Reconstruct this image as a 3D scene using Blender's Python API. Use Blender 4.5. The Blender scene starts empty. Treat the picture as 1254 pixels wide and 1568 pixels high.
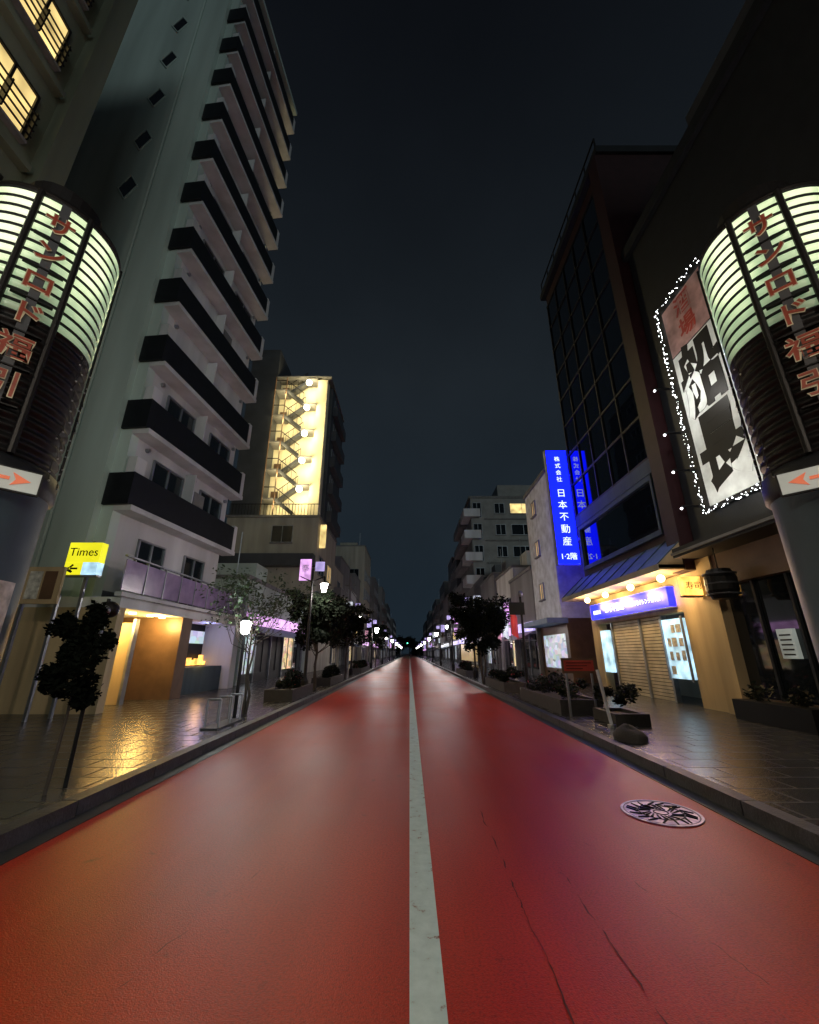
import bpy, math, random, mathutils
from mathutils import Vector, Matrix
random.seed(7)
R=math.radians
scene=bpy.context.scene

# ------------------------------------------------------------ materials
def _new(name):
    m=bpy.data.materials.new(name); m.use_nodes=True
    nt=m.node_tree; b=nt.nodes['Principled BSDF']; return m,nt,b
def mat(name,col,rough=.6,metal=0,var=.25,scale=3.0,bump=.1,bscale=40,spec=.5,streak=False):
    m,nt,b=_new(name)
    tc=nt.nodes.new('ShaderNodeTexCoord'); n=nt.nodes.new('ShaderNodeTexNoise')
    n.inputs['Scale'].default_value=scale; n.inputs['Detail'].default_value=6
    src=tc.outputs['Object']
    if streak:
        mp=nt.nodes.new('ShaderNodeMapping'); mp.inputs['Scale'].default_value=(1,1,.12)
        nt.links.new(src,mp.inputs[0]); src=mp.outputs[0]
    nt.links.new(src,n.inputs['Vector'])
    r=nt.nodes.new('ShaderNodeValToRGB')
    r.color_ramp.elements[0].position=.3; r.color_ramp.elements[1].position=.7
    r.color_ramp.elements[0].color=tuple(c*(1-var) for c in col)+(1,)
    r.color_ramp.elements[1].color=tuple(min(1,c*(1+var*.6)) for c in col)+(1,)
    nt.links.new(n.outputs['Fac'],r.inputs['Fac']); nt.links.new(r.outputs[0],b.inputs['Base Color'])
    b.inputs['Roughness'].default_value=rough; b.inputs['Metallic'].default_value=metal
    b.inputs['Specular IOR Level'].default_value=spec
    if bump>0:
        n2=nt.nodes.new('ShaderNodeTexNoise'); n2.inputs['Scale'].default_value=bscale; n2.inputs['Detail'].default_value=4
        nt.links.new(tc.outputs['Object'],n2.inputs['Vector'])
        bp=nt.nodes.new('ShaderNodeBump'); bp.inputs['Strength'].default_value=bump; bp.inputs['Distance'].default_value=.02
        nt.links.new(n2.outputs['Fac'],bp.inputs['Height']); nt.links.new(bp.outputs[0],b.inputs['Normal'])
    return m
def emit(name,col,s,var=.3,scale=2.0,base=None):
    m,nt,b=_new(name)
    b.inputs['Base Color'].default_value=tuple(base or [min(1,c*.6) for c in col])+(1,)
    b.inputs['Roughness'].default_value=.35
    b.inputs['Emission Color'].default_value=tuple(col)+(1,)
    tc=nt.nodes.new('ShaderNodeTexCoord'); n=nt.nodes.new('ShaderNodeTexNoise'); n.inputs['Scale'].default_value=scale
    nt.links.new(tc.outputs['Object'],n.inputs['Vector'])
    mr=nt.nodes.new('ShaderNodeMapRange'); mr.inputs['From Min'].default_value=.3; mr.inputs['From Max'].default_value=.7
    mr.inputs['To Min'].default_value=s*(1-var); mr.inputs['To Max'].default_value=s*(1+var)
    nt.links.new(n.outputs['Fac'],mr.inputs[0]); nt.links.new(mr.outputs[0],b.inputs['Emission Strength'])
    return m
def interior(name,col,s):
    m,nt,b=_new(name); L=nt.links.new
    b.inputs['Base Color'].default_value=(.1,.1,.1,1); b.inputs['Roughness'].default_value=.2
    tc=nt.nodes.new('ShaderNodeTexCoord'); mp=nt.nodes.new('ShaderNodeMapping'); mp.inputs['Scale'].default_value=(1,2.2,3.2); L(tc.outputs['Object'],mp.inputs[0])
    v=nt.nodes.new('ShaderNodeTexVoronoi'); v.distance='CHEBYCHEV'; v.inputs['Scale'].default_value=1.3; L(mp.outputs[0],v.inputs['Vector'])
    hv=nt.nodes.new('ShaderNodeHueSaturation'); hv.inputs['Saturation'].default_value=.35; L(v.outputs['Color'],hv.inputs['Color'])
    hs=nt.nodes.new('ShaderNodeMix'); hs.data_type='RGBA'; hs.blend_type='MULTIPLY'; hs.inputs[0].default_value=.85
    hs.inputs[6].default_value=tuple(col)+(1,); L(hv.outputs[0],hs.inputs[7]); L(hs.outputs[2],b.inputs['Emission Color'])
    b.inputs['Emission Strength'].default_value=s
    return m
def glass(name,col=(.01,.013,.016),rough=.04):
    m,nt,b=_new(name)
    b.inputs['Base Color'].default_value=tuple(col)+(1,); b.inputs['Roughness'].default_value=rough
    b.inputs['Specular IOR Level'].default_value=.8; b.inputs['IOR'].default_value=1.5
    tc=nt.nodes.new('ShaderNodeTexCoord'); n=nt.nodes.new('ShaderNodeTexNoise'); n.inputs['Scale'].default_value=.6
    nt.links.new(tc.outputs['Object'],n.inputs['Vector'])
    bp=nt.nodes.new('ShaderNodeBump'); bp.inputs['Strength'].default_value=.05; bp.inputs['Distance'].default_value=.05
    nt.links.new(n.outputs['Fac'],bp.inputs['Height']); nt.links.new(bp.outputs[0],b.inputs['Normal'])
    return m
M={}
M['white']=mat('white_render',(.55,.56,.58),.7,streak=True,scale=1.2)
M['green']=mat('greygreen_render',(.42,.51,.48),.75,streak=True,scale=.6,var=.3)
M['cream']=mat('cream_render',(.36,.34,.28),.7,streak=True,scale=1.5)
M['lightcream']=mat('stairwell_paint',(.78,.72,.52),.6,streak=True,scale=1.5)
M['grey']=mat('grey_render',(.18,.18,.19),.75,streak=True,scale=1)
M['greytile']=mat('grey_tile',(.20,.205,.20),.5,scale=1)
M['slate']=mat('slate_tile',(.045,.05,.06),.5,scale=1)
M['office']=mat('office_render',(.14,.16,.115),.7,streak=True,scale=1,var=.45)
M['dark']=mat('dark_cladding',(.010,.012,.015),.5,spec=.3)
M['darkred']=mat('dark_red_tile',(.024,.008,.010),.5,spec=.3)
M['black']=mat('black_paint',(.007,.007,.008),.5,spec=.25)
M['beige']=mat('beige_render',(.42,.32,.18),.7,streak=True)
M['brown']=mat('brown_panel',(.12,.07,.04),.4)
M['conc']=mat('concrete',(.16,.16,.16),.7)
M['kerb']=mat('kerb_stone',(.038,.042,.050),.5,scale=6,var=.5,bump=.4)
M['metal']=mat('metal_grey',(.3,.32,.35),.4,.8)
M['iron']=mat('cast_iron',(.32,.27,.36),.4,.85,scale=9,var=.5)
M['bluemetal']=mat('bluegrey_metal',(.05,.085,.11),.55,.1,streak=True,spec=.25)
M['shutter']=mat('shutter_metal',(.55,.48,.34),.4,.3)
M['awning']=mat('awning_fabric',(.12,.19,.32),.6,scale=4)
M['glass']=glass('window_glass')
M['glassblue']=glass('tinted_glass',(.003,.005,.010),.03)
M['purple']=mat('tinted_panel',(.27,.2,.36),.25)
M['trunk']=mat('bark',(.05,.042,.034),.85,scale=8,bump=.5)
M['leaf']=mat('leaf',(.045,.08,.03),.5,var=.6,scale=1.5,bump=0)
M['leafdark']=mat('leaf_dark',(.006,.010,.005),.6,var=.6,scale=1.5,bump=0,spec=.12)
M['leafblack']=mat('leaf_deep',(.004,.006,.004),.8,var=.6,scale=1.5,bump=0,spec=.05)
M['redflower']=mat('petal_red',(.4,.03,.05),.5,bump=0)
M['stone']=mat('stone',(.035,.032,.03),.7,scale=6,bump=.6)
M['redpaint']=mat('red_paint',(.4,.045,.03),.4)
M['arrowred']=emit('arrow_red',(.65,.10,.02),.55,.1)
M['pink']=mat('pink_board',(.5,.3,.28),.6,scale=3,var=.4)
M['boardwhite']=mat('board_white',(.62,.66,.72),.6,scale=2.5,var=.3)
M['boardface']=mat('board_face_paint',(.72,.77,.75),.6,scale=2.5,var=.25)
M['poster']=mat('poster_paper',(.55,.55,.5),.5,scale=9,var=.6)
M['e_warm']=emit('lit_window_warm',(1,.74,.28),1.05,.6,1.2)
M['e_warm2']=emit('lit_window_dim',(1,.7,.32),.3,.6)
M['e_cool']=emit('lit_window_cool',(.5,.8,1),1.0,.6,3)
M['e_white']=emit('lamp_white',(1,.96,.88),40,.0)
M['e_stair']=emit('stair_lamp',(1,.93,.65),16,0)
M['e_bulb']=emit('bulb_warm',(1,.75,.35),9,0)
M['e_spot']=emit('bulb_white',(.95,.97,1),9,0)
M['e_blue']=emit('sign_blue',(.0018,.005,.85),6.0,.05,1.0)
M['e_signtxt']=emit('sign_letter_white',(.75,.88,1),1.6,.05)
M['e_yellow']=emit('sign_yellow',(.9,.85,.02),.95,.1)
M['e_orange']=emit('sign_orange',(1,.5,.1),2.0,.6,4)
M['e_magenta']=emit('sign_magenta',(.85,.45,.95),1.0,.5,3)
M['e_pink']=emit('sign_pink',(1,.5,.65),.35,.5,3)
M['e_red']=emit('sign_red',(.8,.06,.05),.3,.4)
M['e_green']=emit('signal_green',(.1,1,.5),8,0)
M['e_green2']=emit('indicator_green',(.3,1,.9),3,0)
M['e_lav']=emit('sign_lavender',(.6,.5,1),.8,.4,3)
M['e_white2']=emit('sign_white',(.85,.92,1),.6,.6,3); M['e_yellow2']=emit('sign_amber',(1,.75,.3),.5,.5,3)
M['e_board']=emit('arrow_board',(.5,.55,.5),.30,.3,base=(.22,.24,.22))
M['letterred']=emit('letter_red',(.30,.05,.02),.18,.6,6,base=(.15,.03,.02))
M['letterwhite']=emit('letter_outline',(.75,.6,.35),.22,.7,5,base=(.17,.14,.10))
M['in_warm']=interior('shop_interior_warm',(1,.72,.4),1.0); M['in_cool']=interior('shop_interior_cool',(.8,.88,1),.8)

def lanternmat():
    m,nt,b=_new('lit_acrylic_rings')
    b.inputs['Base Color'].default_value=(.3,.36,.28,1); b.inputs['Roughness'].default_value=.3
    tc=nt.nodes.new('ShaderNodeTexCoord'); sp=nt.nodes.new('ShaderNodeSeparateXYZ'); nt.links.new(tc.outputs['Object'],sp.inputs[0])
    at=nt.nodes.new('ShaderNodeMath'); at.operation='ARCTAN2'
    nt.links.new(sp.outputs['Y'],at.inputs[0]); nt.links.new(sp.outputs['X'],at.inputs[1])
    mu=nt.nodes.new('ShaderNodeMath'); mu.operation='MULTIPLY'; mu.inputs[1].default_value=5; nt.links.new(at.outputs[0],mu.inputs[0])
    si=nt.nodes.new('ShaderNodeMath'); si.operation='SINE'; nt.links.new(mu.outputs[0],si.inputs[0])
    n=nt.nodes.new('ShaderNodeTexNoise'); n.inputs['Scale'].default_value=1.8; n.inputs['Detail'].default_value=5; nt.links.new(tc.outputs['Object'],n.inputs['Vector'])
    ad=nt.nodes.new('ShaderNodeMath'); ad.operation='MULTIPLY_ADD'; ad.inputs[1].default_value=.17
    nt.links.new(si.outputs[0],ad.inputs[0]); nt.links.new(n.outputs['Fac'],ad.inputs[2])
    zr=nt.nodes.new('ShaderNodeMapRange'); zr.inputs['From Min'].default_value=4.4; zr.inputs['From Max'].default_value=5.4
    zr.inputs['To Min'].default_value=.35; zr.inputs['To Max'].default_value=1.6; nt.links.new(sp.outputs['Z'],zr.inputs[0])
    mm=nt.nodes.new('ShaderNodeMath'); mm.operation='MULTIPLY'; nt.links.new(ad.outputs[0],mm.inputs[0]); nt.links.new(zr.outputs[0],mm.inputs[1])
    r=nt.nodes.new('ShaderNodeValToRGB'); e=r.color_ramp.elements
    e[0].position=.12; e[0].color=(.03,.055,.035,1); e[1].position=1; e[1].color=(.95,1,.70,1)
    x=e.new(.5); x.color=(.30,.42,.24,1); x=e.new(.75); x.color=(.66,.80,.46,1)
    nt.links.new(mm.outputs[0],r.inputs['Fac']); nt.links.new(r.outputs[0],b.inputs['Emission Color'])
    b.inputs['Emission Strength'].default_value=1.1
    return m
M['lantern']=lanternmat()

def roadmat():
    m,nt,b=_new('red_asphalt'); L=nt.links.new; N=nt.nodes.new
    tc=N('ShaderNodeTexCoord')
    n1=N('ShaderNodeTexNoise'); n1.inputs['Scale'].default_value=.5; n1.inputs['Detail'].default_value=3; L(tc.outputs['Object'],n1.inputs['Vector'])
    mp=N('ShaderNodeMapping'); mp.inputs['Scale'].default_value=(2.2,.12,1); L(tc.outputs['Object'],mp.inputs[0])
    n2=N('ShaderNodeTexNoise'); n2.inputs['Scale'].default_value=1.0; n2.inputs['Detail'].default_value=4; n2.inputs['Roughness'].default_value=.5; L(mp.outputs[0],n2.inputs['Vector'])
    n3=N('ShaderNodeTexNoise'); n3.inputs['Scale'].default_value=70; n3.inputs['Detail'].default_value=4; L(tc.outputs['Object'],n3.inputs['Vector'])
    mx=N('ShaderNodeMix'); mx.data_type='FLOAT'; mx.inputs[0].default_value=.6; L(n1.outputs['Fac'],mx.inputs[2]); L(n2.outputs['Fac'],mx.inputs[3])
    r=N('ShaderNodeValToRGB'); e=r.color_ramp.elements
    e[0].position=.34; e[0].color=(.36,.017,.004,1); e[1].position=.64; e[1].color=(.52,.034,.007,1)
    L(mx.outputs[0],r.inputs['Fac'])
    r3=N('ShaderNodeValToRGB'); r3.color_ramp.elements[0].position=.3; r3.color_ramp.elements[0].color=(.4,.4,.4,1); r3.color_ramp.elements[1].position=.58
    L(n3.outputs['Fac'],r3.inputs['Fac'])
    m2=N('ShaderNodeMix'); m2.data_type='RGBA'; m2.blend_type='MULTIPLY'; m2.inputs[0].default_value=.7
    L(r.outputs[0],m2.inputs[6]); L(r3.outputs[0],m2.inputs[7])
    v=N('ShaderNodeTexNoise'); v.inputs['Scale'].default_value=5.5; v.inputs['Detail'].default_value=7; L(tc.outputs['Object'],v.inputs['Vector'])
    rs=N('ShaderNodeValToRGB'); rs.color_ramp.elements[0].position=.67; rs.color_ramp.elements[0].color=(1,1,1,1); rs.color_ramp.elements[1].position=.78; rs.color_ramp.elements[1].color=(.35,.3,.33,1)
    L(v.outputs['Fac'],rs.inputs['Fac'])
    m3=N('ShaderNodeMix'); m3.data_type='RGBA'; m3.blend_type='MULTIPLY'; m3.inputs[0].default_value=.85
    L(m2.outputs[2],m3.inputs[6]); L(rs.outputs[0],m3.inputs[7]); L(m3.outputs[2],b.inputs['Base Color'])
    rr=N('ShaderNodeMapRange'); rr.inputs['From Min'].default_value=.3; rr.inputs['From Max'].default_value=.7; rr.inputs['To Min'].default_value=.33; rr.inputs['To Max'].default_value=.42
    L(n1.outputs['Fac'],rr.inputs[0]); L(rr.outputs[0],b.inputs['Roughness'])
    b.inputs['Specular IOR Level'].default_value=.22
    bp=N('ShaderNodeBump'); bp.inputs['Strength'].default_value=.45; bp.inputs['Distance'].default_value=.006
    n5=N('ShaderNodeTexNoise'); n5.inputs['Scale'].default_value=130; n5.inputs['Detail'].default_value=4; L(tc.outputs['Object'],n5.inputs['Vector'])
    L(n5.outputs['Fac'],bp.inputs['Height']); L(bp.outputs[0],b.inputs['Normal'])
    return m
def pavemat():
    m,nt,b=_new('wet_paving'); L=nt.links.new; N=nt.nodes.new
    tc=N('ShaderNodeTexCoord')
    br=N('ShaderNodeTexBrick'); br.inputs['Scale'].default_value=1.0; br.inputs['Brick Width'].default_value=.6; br.inputs['Row Height'].default_value=.4
    br.inputs['Mortar Size'].default_value=.014; br.inputs['Color1'].default_value=(.030,.032,.038,1); br.inputs['Color2'].default_value=(.060,.060,.062,1); br.inputs['Mortar'].default_value=(.006,.006,.006,1)
    L(tc.outputs['Object'],br.inputs['Vector'])
    L(br.outputs['Color'],b.inputs['Base Color'])
    n=N('ShaderNodeTexNoise'); n.inputs['Scale'].default_value=1.1; n.inputs['Detail'].default_value=2; L(tc.outputs['Object'],n.inputs['Vector'])
    rr=N('ShaderNodeMapRange'); rr.inputs['From Min'].default_value=.3; rr.inputs['From Max'].default_value=.7; rr.inputs['To Min'].default_value=.2; rr.inputs['To Max'].default_value=.27
    ad=N('ShaderNodeMath'); ad.operation='MULTIPLY_ADD'; ad.inputs[1].default_value=.3
    L(n.outputs['Fac'],rr.inputs[0]); L(br.outputs['Fac'],ad.inputs[0]); L(rr.outputs[0],ad.inputs[2]); L(ad.outputs[0],b.inputs['Roughness'])
    bp=N('ShaderNodeBump'); bp.inputs['Strength'].default_value=.9; bp.inputs['Distance'].default_value=.012; bp.invert=True
    L(br.outputs['Fac'],bp.inputs['Height'])
    n2=N('ShaderNodeTexNoise'); n2.inputs['Scale'].default_value=30; L(tc.outputs['Object'],n2.inputs['Vector'])
    b2=N('ShaderNodeBump'); b2.inputs['Strength'].default_value=.5; b2.inputs['Distance'].default_value=.008
    L(n2.outputs['Fac'],b2.inputs['Height']); L(bp.outputs[0],b2.inputs['Normal']); L(b2.outputs[0],b.inputs['Normal'])
    return m
def linemat():
    m,nt,b=_new('road_paint_white'); L=nt.links.new; N=nt.nodes.new
    tc=N('ShaderNodeTexCoord'); n=N('ShaderNodeTexNoise'); n.inputs['Scale'].default_value=9; n.inputs['Detail'].default_value=10; n.inputs['Roughness'].default_value=.65; L(tc.outputs['Object'],n.inputs['Vector'])
    r=N('ShaderNodeValToRGB'); e=r.color_ramp.elements; e[0].position=.33; e[0].color=(.2,.07,.05,1); e[1].position=.4; e[1].color=(.46,.62,.64,1)
    x=e.new(.65); x.color=(.58,.74,.76,1)
    L(n.outputs['Fac'],r.inputs['Fac']); L(r.outputs[0],b.inputs['Base Color']); b.inputs['Roughness'].default_value=.5
    return m
M['road']=roadmat(); M['pave']=pavemat(); M['line']=linemat()
M['gutter']=mat('gutter_concrete',(.028,.034,.04),.45,scale=4,var=.5)
M['ground']=mat('ground_asphalt',(.045,.045,.045),.6)
M['crack']=mat('crack_dark',(.08,.008,.005),.7,bump=0)

# ------------------------------------------------------------ builder
class B:
    def __init__(s,name,loc=(0,0,0),rz=0):
        s.e=bpy.data.objects.new(name,None); scene.collection.objects.link(s.e)
        s.e.location=loc; s.e.rotation_euler=(0,0,rz); s.e.empty_display_size=.2; s.p={}
    def _p(s,part,m):
        k=(part,m)
        if k not in s.p: s.p[k]=([],[])
        return s.p[k]
    def add(s,part,m,vs,fs):
        V,F=s._p(part,m); o=len(V); V.extend([tuple(v) for v in vs]); F.extend([tuple(i+o for i in f) for f in fs])
    def box(s,part,m,x0,x1,y0,y1,z0,z1):
        if x0>x1:x0,x1=x1,x0
        if y0>y1:y0,y1=y1,y0
        if z0>z1:z0,z1=z1,z0
        vs=[(x0,y0,z0),(x1,y0,z0),(x1,y1,z0),(x0,y1,z0),(x0,y0,z1),(x1,y0,z1),(x1,y1,z1),(x0,y1,z1)]
        s.add(part,m,vs,[(3,2,1,0),(4,5,6,7),(0,1,5,4),(1,2,6,5),(2,3,7,6),(3,0,4,7)])
    def tube(s,part,m,p0,p1,r0,r1=None,seg=8):
        r1=r0 if r1 is None else r1
        p0=Vector(p0);p1=Vector(p1);d=(p1-p0).normalized()
        u=d.orthogonal().normalized(); w=d.cross(u)
        vs=[];
        for p,r in((p0,r0),(p1,r1)):
            for i in range(seg):
                a=2*math.pi*i/seg; vs.append(p+u*math.cos(a)*r+w*math.sin(a)*r)
        fs=[(i,(i+1)%seg,seg+(i+1)%seg,seg+i) for i in range(seg)]+[tuple(range(seg))[::-1],tuple(range(seg,2*seg))]
        s.add(part,m,vs,fs)
    def lathe(s,part,m,prof,seg=40,c=(0,0)):
        vs=[];fs=[]
        for r,z in prof:
            for i in range(seg):
                a=2*math.pi*i/seg; vs.append((c[0]+r*math.cos(a),c[1]+r*math.sin(a),z))
        for j in range(len(prof)-1):
            for i in range(seg):
                fs.append((j*seg+i,j*seg+(i+1)%seg,(j+1)*seg+(i+1)%seg,(j+1)*seg+i))
        s.add(part,m,vs,fs)
    def ball(s,part,m,c,r,seg=12,rz=None):
        rz=rz or r; prof=[]
        n=8 if seg>6 else 4
        for j in range(n+1):
            a=-math.pi/2+math.pi*j/n; prof.append((max(.0005,r*math.cos(a)),c[2]+rz*math.sin(a)))
        s.lathe(part,m,prof,seg,(c[0],c[1]))
    def text(s,part,m,t,loc,rot,size,ext=.01,off=0,sc=(1,1,1)):
        cu=bpy.data.curves.new(part,'FONT'); cu.body=t; cu.size=size; cu.extrude=ext; cu.offset=off
        cu.align_x='CENTER'; cu.align_y='CENTER'
        cu.materials.append(M[m])
        o=bpy.data.objects.new(part,cu); scene.collection.objects.link(o); o.parent=s.e; o.location=loc; o.rotation_euler=rot; o.scale=sc
    def light(s,loc,e,col=(1,.9,.75),r=.12):
        l=bpy.data.lights.new('light','POINT'); l.energy=e; l.color=col; l.shadow_soft_size=r
        o=bpy.data.objects.new('light',l); scene.collection.objects.link(o); o.parent=s.e; o.location=loc
    def leaves(s,part,m,blobs,n,size=.06):
        V,F=s._p(part,m)
        for _ in range(n):
            c,r,rz=random.choice(blobs)
            while True:
                p=Vector((random.uniform(-1,1),random.uniform(-1,1),random.uniform(-1,1)))
                if p.length<1: break
            p*= .6+.4*random.random()
            q=Vector((c[0]+p.x*r,c[1]+p.y*r,c[2]+p.z*rz))
            u=Vector((random.gauss(0,1),random.gauss(0,1),random.gauss(0,.6))).normalized(); w=u.orthogonal().normalized()
            k=size*random.uniform(.6,1.5); o=len(V)
            V.extend([tuple(q-u*k),tuple(q+w*k*.5),tuple(q+u*k),tuple(q-w*k*.5)]); F.append((o,o+1,o+2,o+3))
    def done(s,smooth=()):
        for (part,m),(V,F) in s.p.items():
            me=bpy.data.meshes.new(part); me.from_pydata(V,[],F); me.materials.append(M[m]); me.update()
            if part in smooth:
                for p in me.polygons: p.use_smooth=True
            o=bpy.data.objects.new(part,me); scene.collection.objects.link(o); o.parent=s.e
        return s
def winx(b,x,n,y0,y1,z0,z1,g='glass',f='metal',mull=True,sill='conc'):
    b.box('window_glass',g,x,x+n*.02,y0,y1,z0,z1)
    t=.05
    b.box('window_frame',f,x,x+n*.07,y0-t,y0,z0-t,z1+t); b.box('window_frame',f,x,x+n*.07,y1,y1+t,z0-t,z1+t)
    b.box('window_frame',f,x,x+n*.068,y0,y1,z1,z1+t); b.box('window_frame',f,x,x+n*.068,y0,y1,z0-t,z0)
    if mull: b.box('window_frame',f,x,x+n*.055,(y0+y1)/2-.025,(y0+y1)/2+.025,z0,z1)
    if sill: b.box('window_sill',sill,x,x+n*.14,y0-.1,y1+.1,z0-.12,z0-.055)
def winy(b,y,x0,x1,z0,z1,g='glass',f='metal',mull=True,sill='conc',n=-1):
    if x0>x1: x0,x1=x1,x0
    b.box('window_glass',g,x0,x1,y,y+n*.02,z0,z1)
    t=.05
    b.box('window_frame',f,x0-t,x0,y,y+n*.07,z0-t,z1+t); b.box('window_frame',f,x1,x1+t,y,y+n*.07,z0-t,z1+t)
    b.box('window_frame',f,x0,x1,y,y+n*.068,z1,z1+t); b.box('window_frame',f,x0,x1,y,y+n*.068,z0-t,z0)
    if mull: b.box('window_frame',f,(x0+x1)/2-.025,(x0+x1)/2+.025,y,y+n*.055,z0,z1)
    if sill: b.box('window_sill',sill,x0-.1,x1+.1,y,y+n*.14,z0-.12,z0-.055)
P90=R(90)
# ------------------------------------------------------------ ground
g=B('ground'); g.box('ground_sheet','ground',-500,500,-60,1200,-.3,-.02); g.done()
rd=B('road')
rd.add('asphalt','road',[(-2.85,-40,0),(2.85,-40,0),(2.85,420,0),(-2.85,420,0)],[(0,1,2,3)])
rd.box('gutter_left','gutter',-3.02,-2.85,-40,420,-.1,.006); rd.box('gutter_right','gutter',2.85,3.02,-40,420,-.1,.006)
rd.add('centre_line','line',[(.0,-40,.005),(.155,-40,.005),(.155,420,.005),(.0,420,.005)],[(0,1,2,3)])
def crack(x0,y0,y1,w,amp=.03,drift=0,gap=.2):
    y=y0;x=x0;seg=[]
    def flush(seg):
        if len(seg)<2: return
        V=[]
        for i,(xx,yy) in enumerate(seg):
            ww=w*random.uniform(.3,1.4)*(0.2 if i in(0,len(seg)-1) else 1)
            V+=[(xx-ww/2,yy,.0035),(xx+ww/2,yy,.0035)]
        rd.add('cracks','crack',V,[(2*i,2*i+1,2*i+3,2*i+2) for i in range(len(seg)-1)])
    while y<y1:
        x+=random.gauss(0,amp*.3)+(x0+drift*(y-y0)-x)*.3
        seg.append((x,y)); y+=random.uniform(.02,.07)
        if random.random()<gap*.3: flush(seg); seg=[]; y+=random.uniform(.02,.15)
    flush(seg)
crack(.66,1.8,4.6,.008,.015,0,.2); crack(1.03,1.8,3.7,.007,.015,0,.3); crack(-1.3,2.3,3.6,.005,.03,.3,.9)
crack(1.6,2.4,4,.004,.03,-.2,.9)
rd.done()
b=B('manhole_cover',(2.33,4.5,0))
b.lathe('iron_cover','iron',[(.001,.006),(.30,.006),(.305,.010),(.335,.010),(.34,.004)],48)
for i in range(18):
    a=2*math.pi*i/18; o=random.uniform(-.15,.15)
    b.tube('relief','black',(math.cos(a)*.09,math.sin(a)*.09,.005),(math.cos(a+.35+o)*.18,math.sin(a+.35+o)*.18,.005),.006,.012,6)
    b.tube('relief','black',(math.cos(a+.2)*.20,math.sin(a+.2)*.20,.005),(math.cos(a-o)*.285,math.sin(a-o)*.285,.005),.012,.008,6)
for r in(.06,.19,.31): b.lathe('relief','black',[(r-.007,.007),(r-.003,.011),(r+.003,.011),(r+.007,.007)],40)
b.done()
for s in(-1,1):
    b=B('sidewalk')
    b.box('paving','pave',s*3.18,s*30,-40,420,-.1,.115)
    y=-40
    while y<140:
        b.box('kerb','kerb',s*3.02,s*3.175,y+.008,y+1.19,-.1,.13); y+=1.2
    b.box('kerb','kerb',s*3.02,s*3.175,140,420,-.1,.13)
    b.done()

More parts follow.
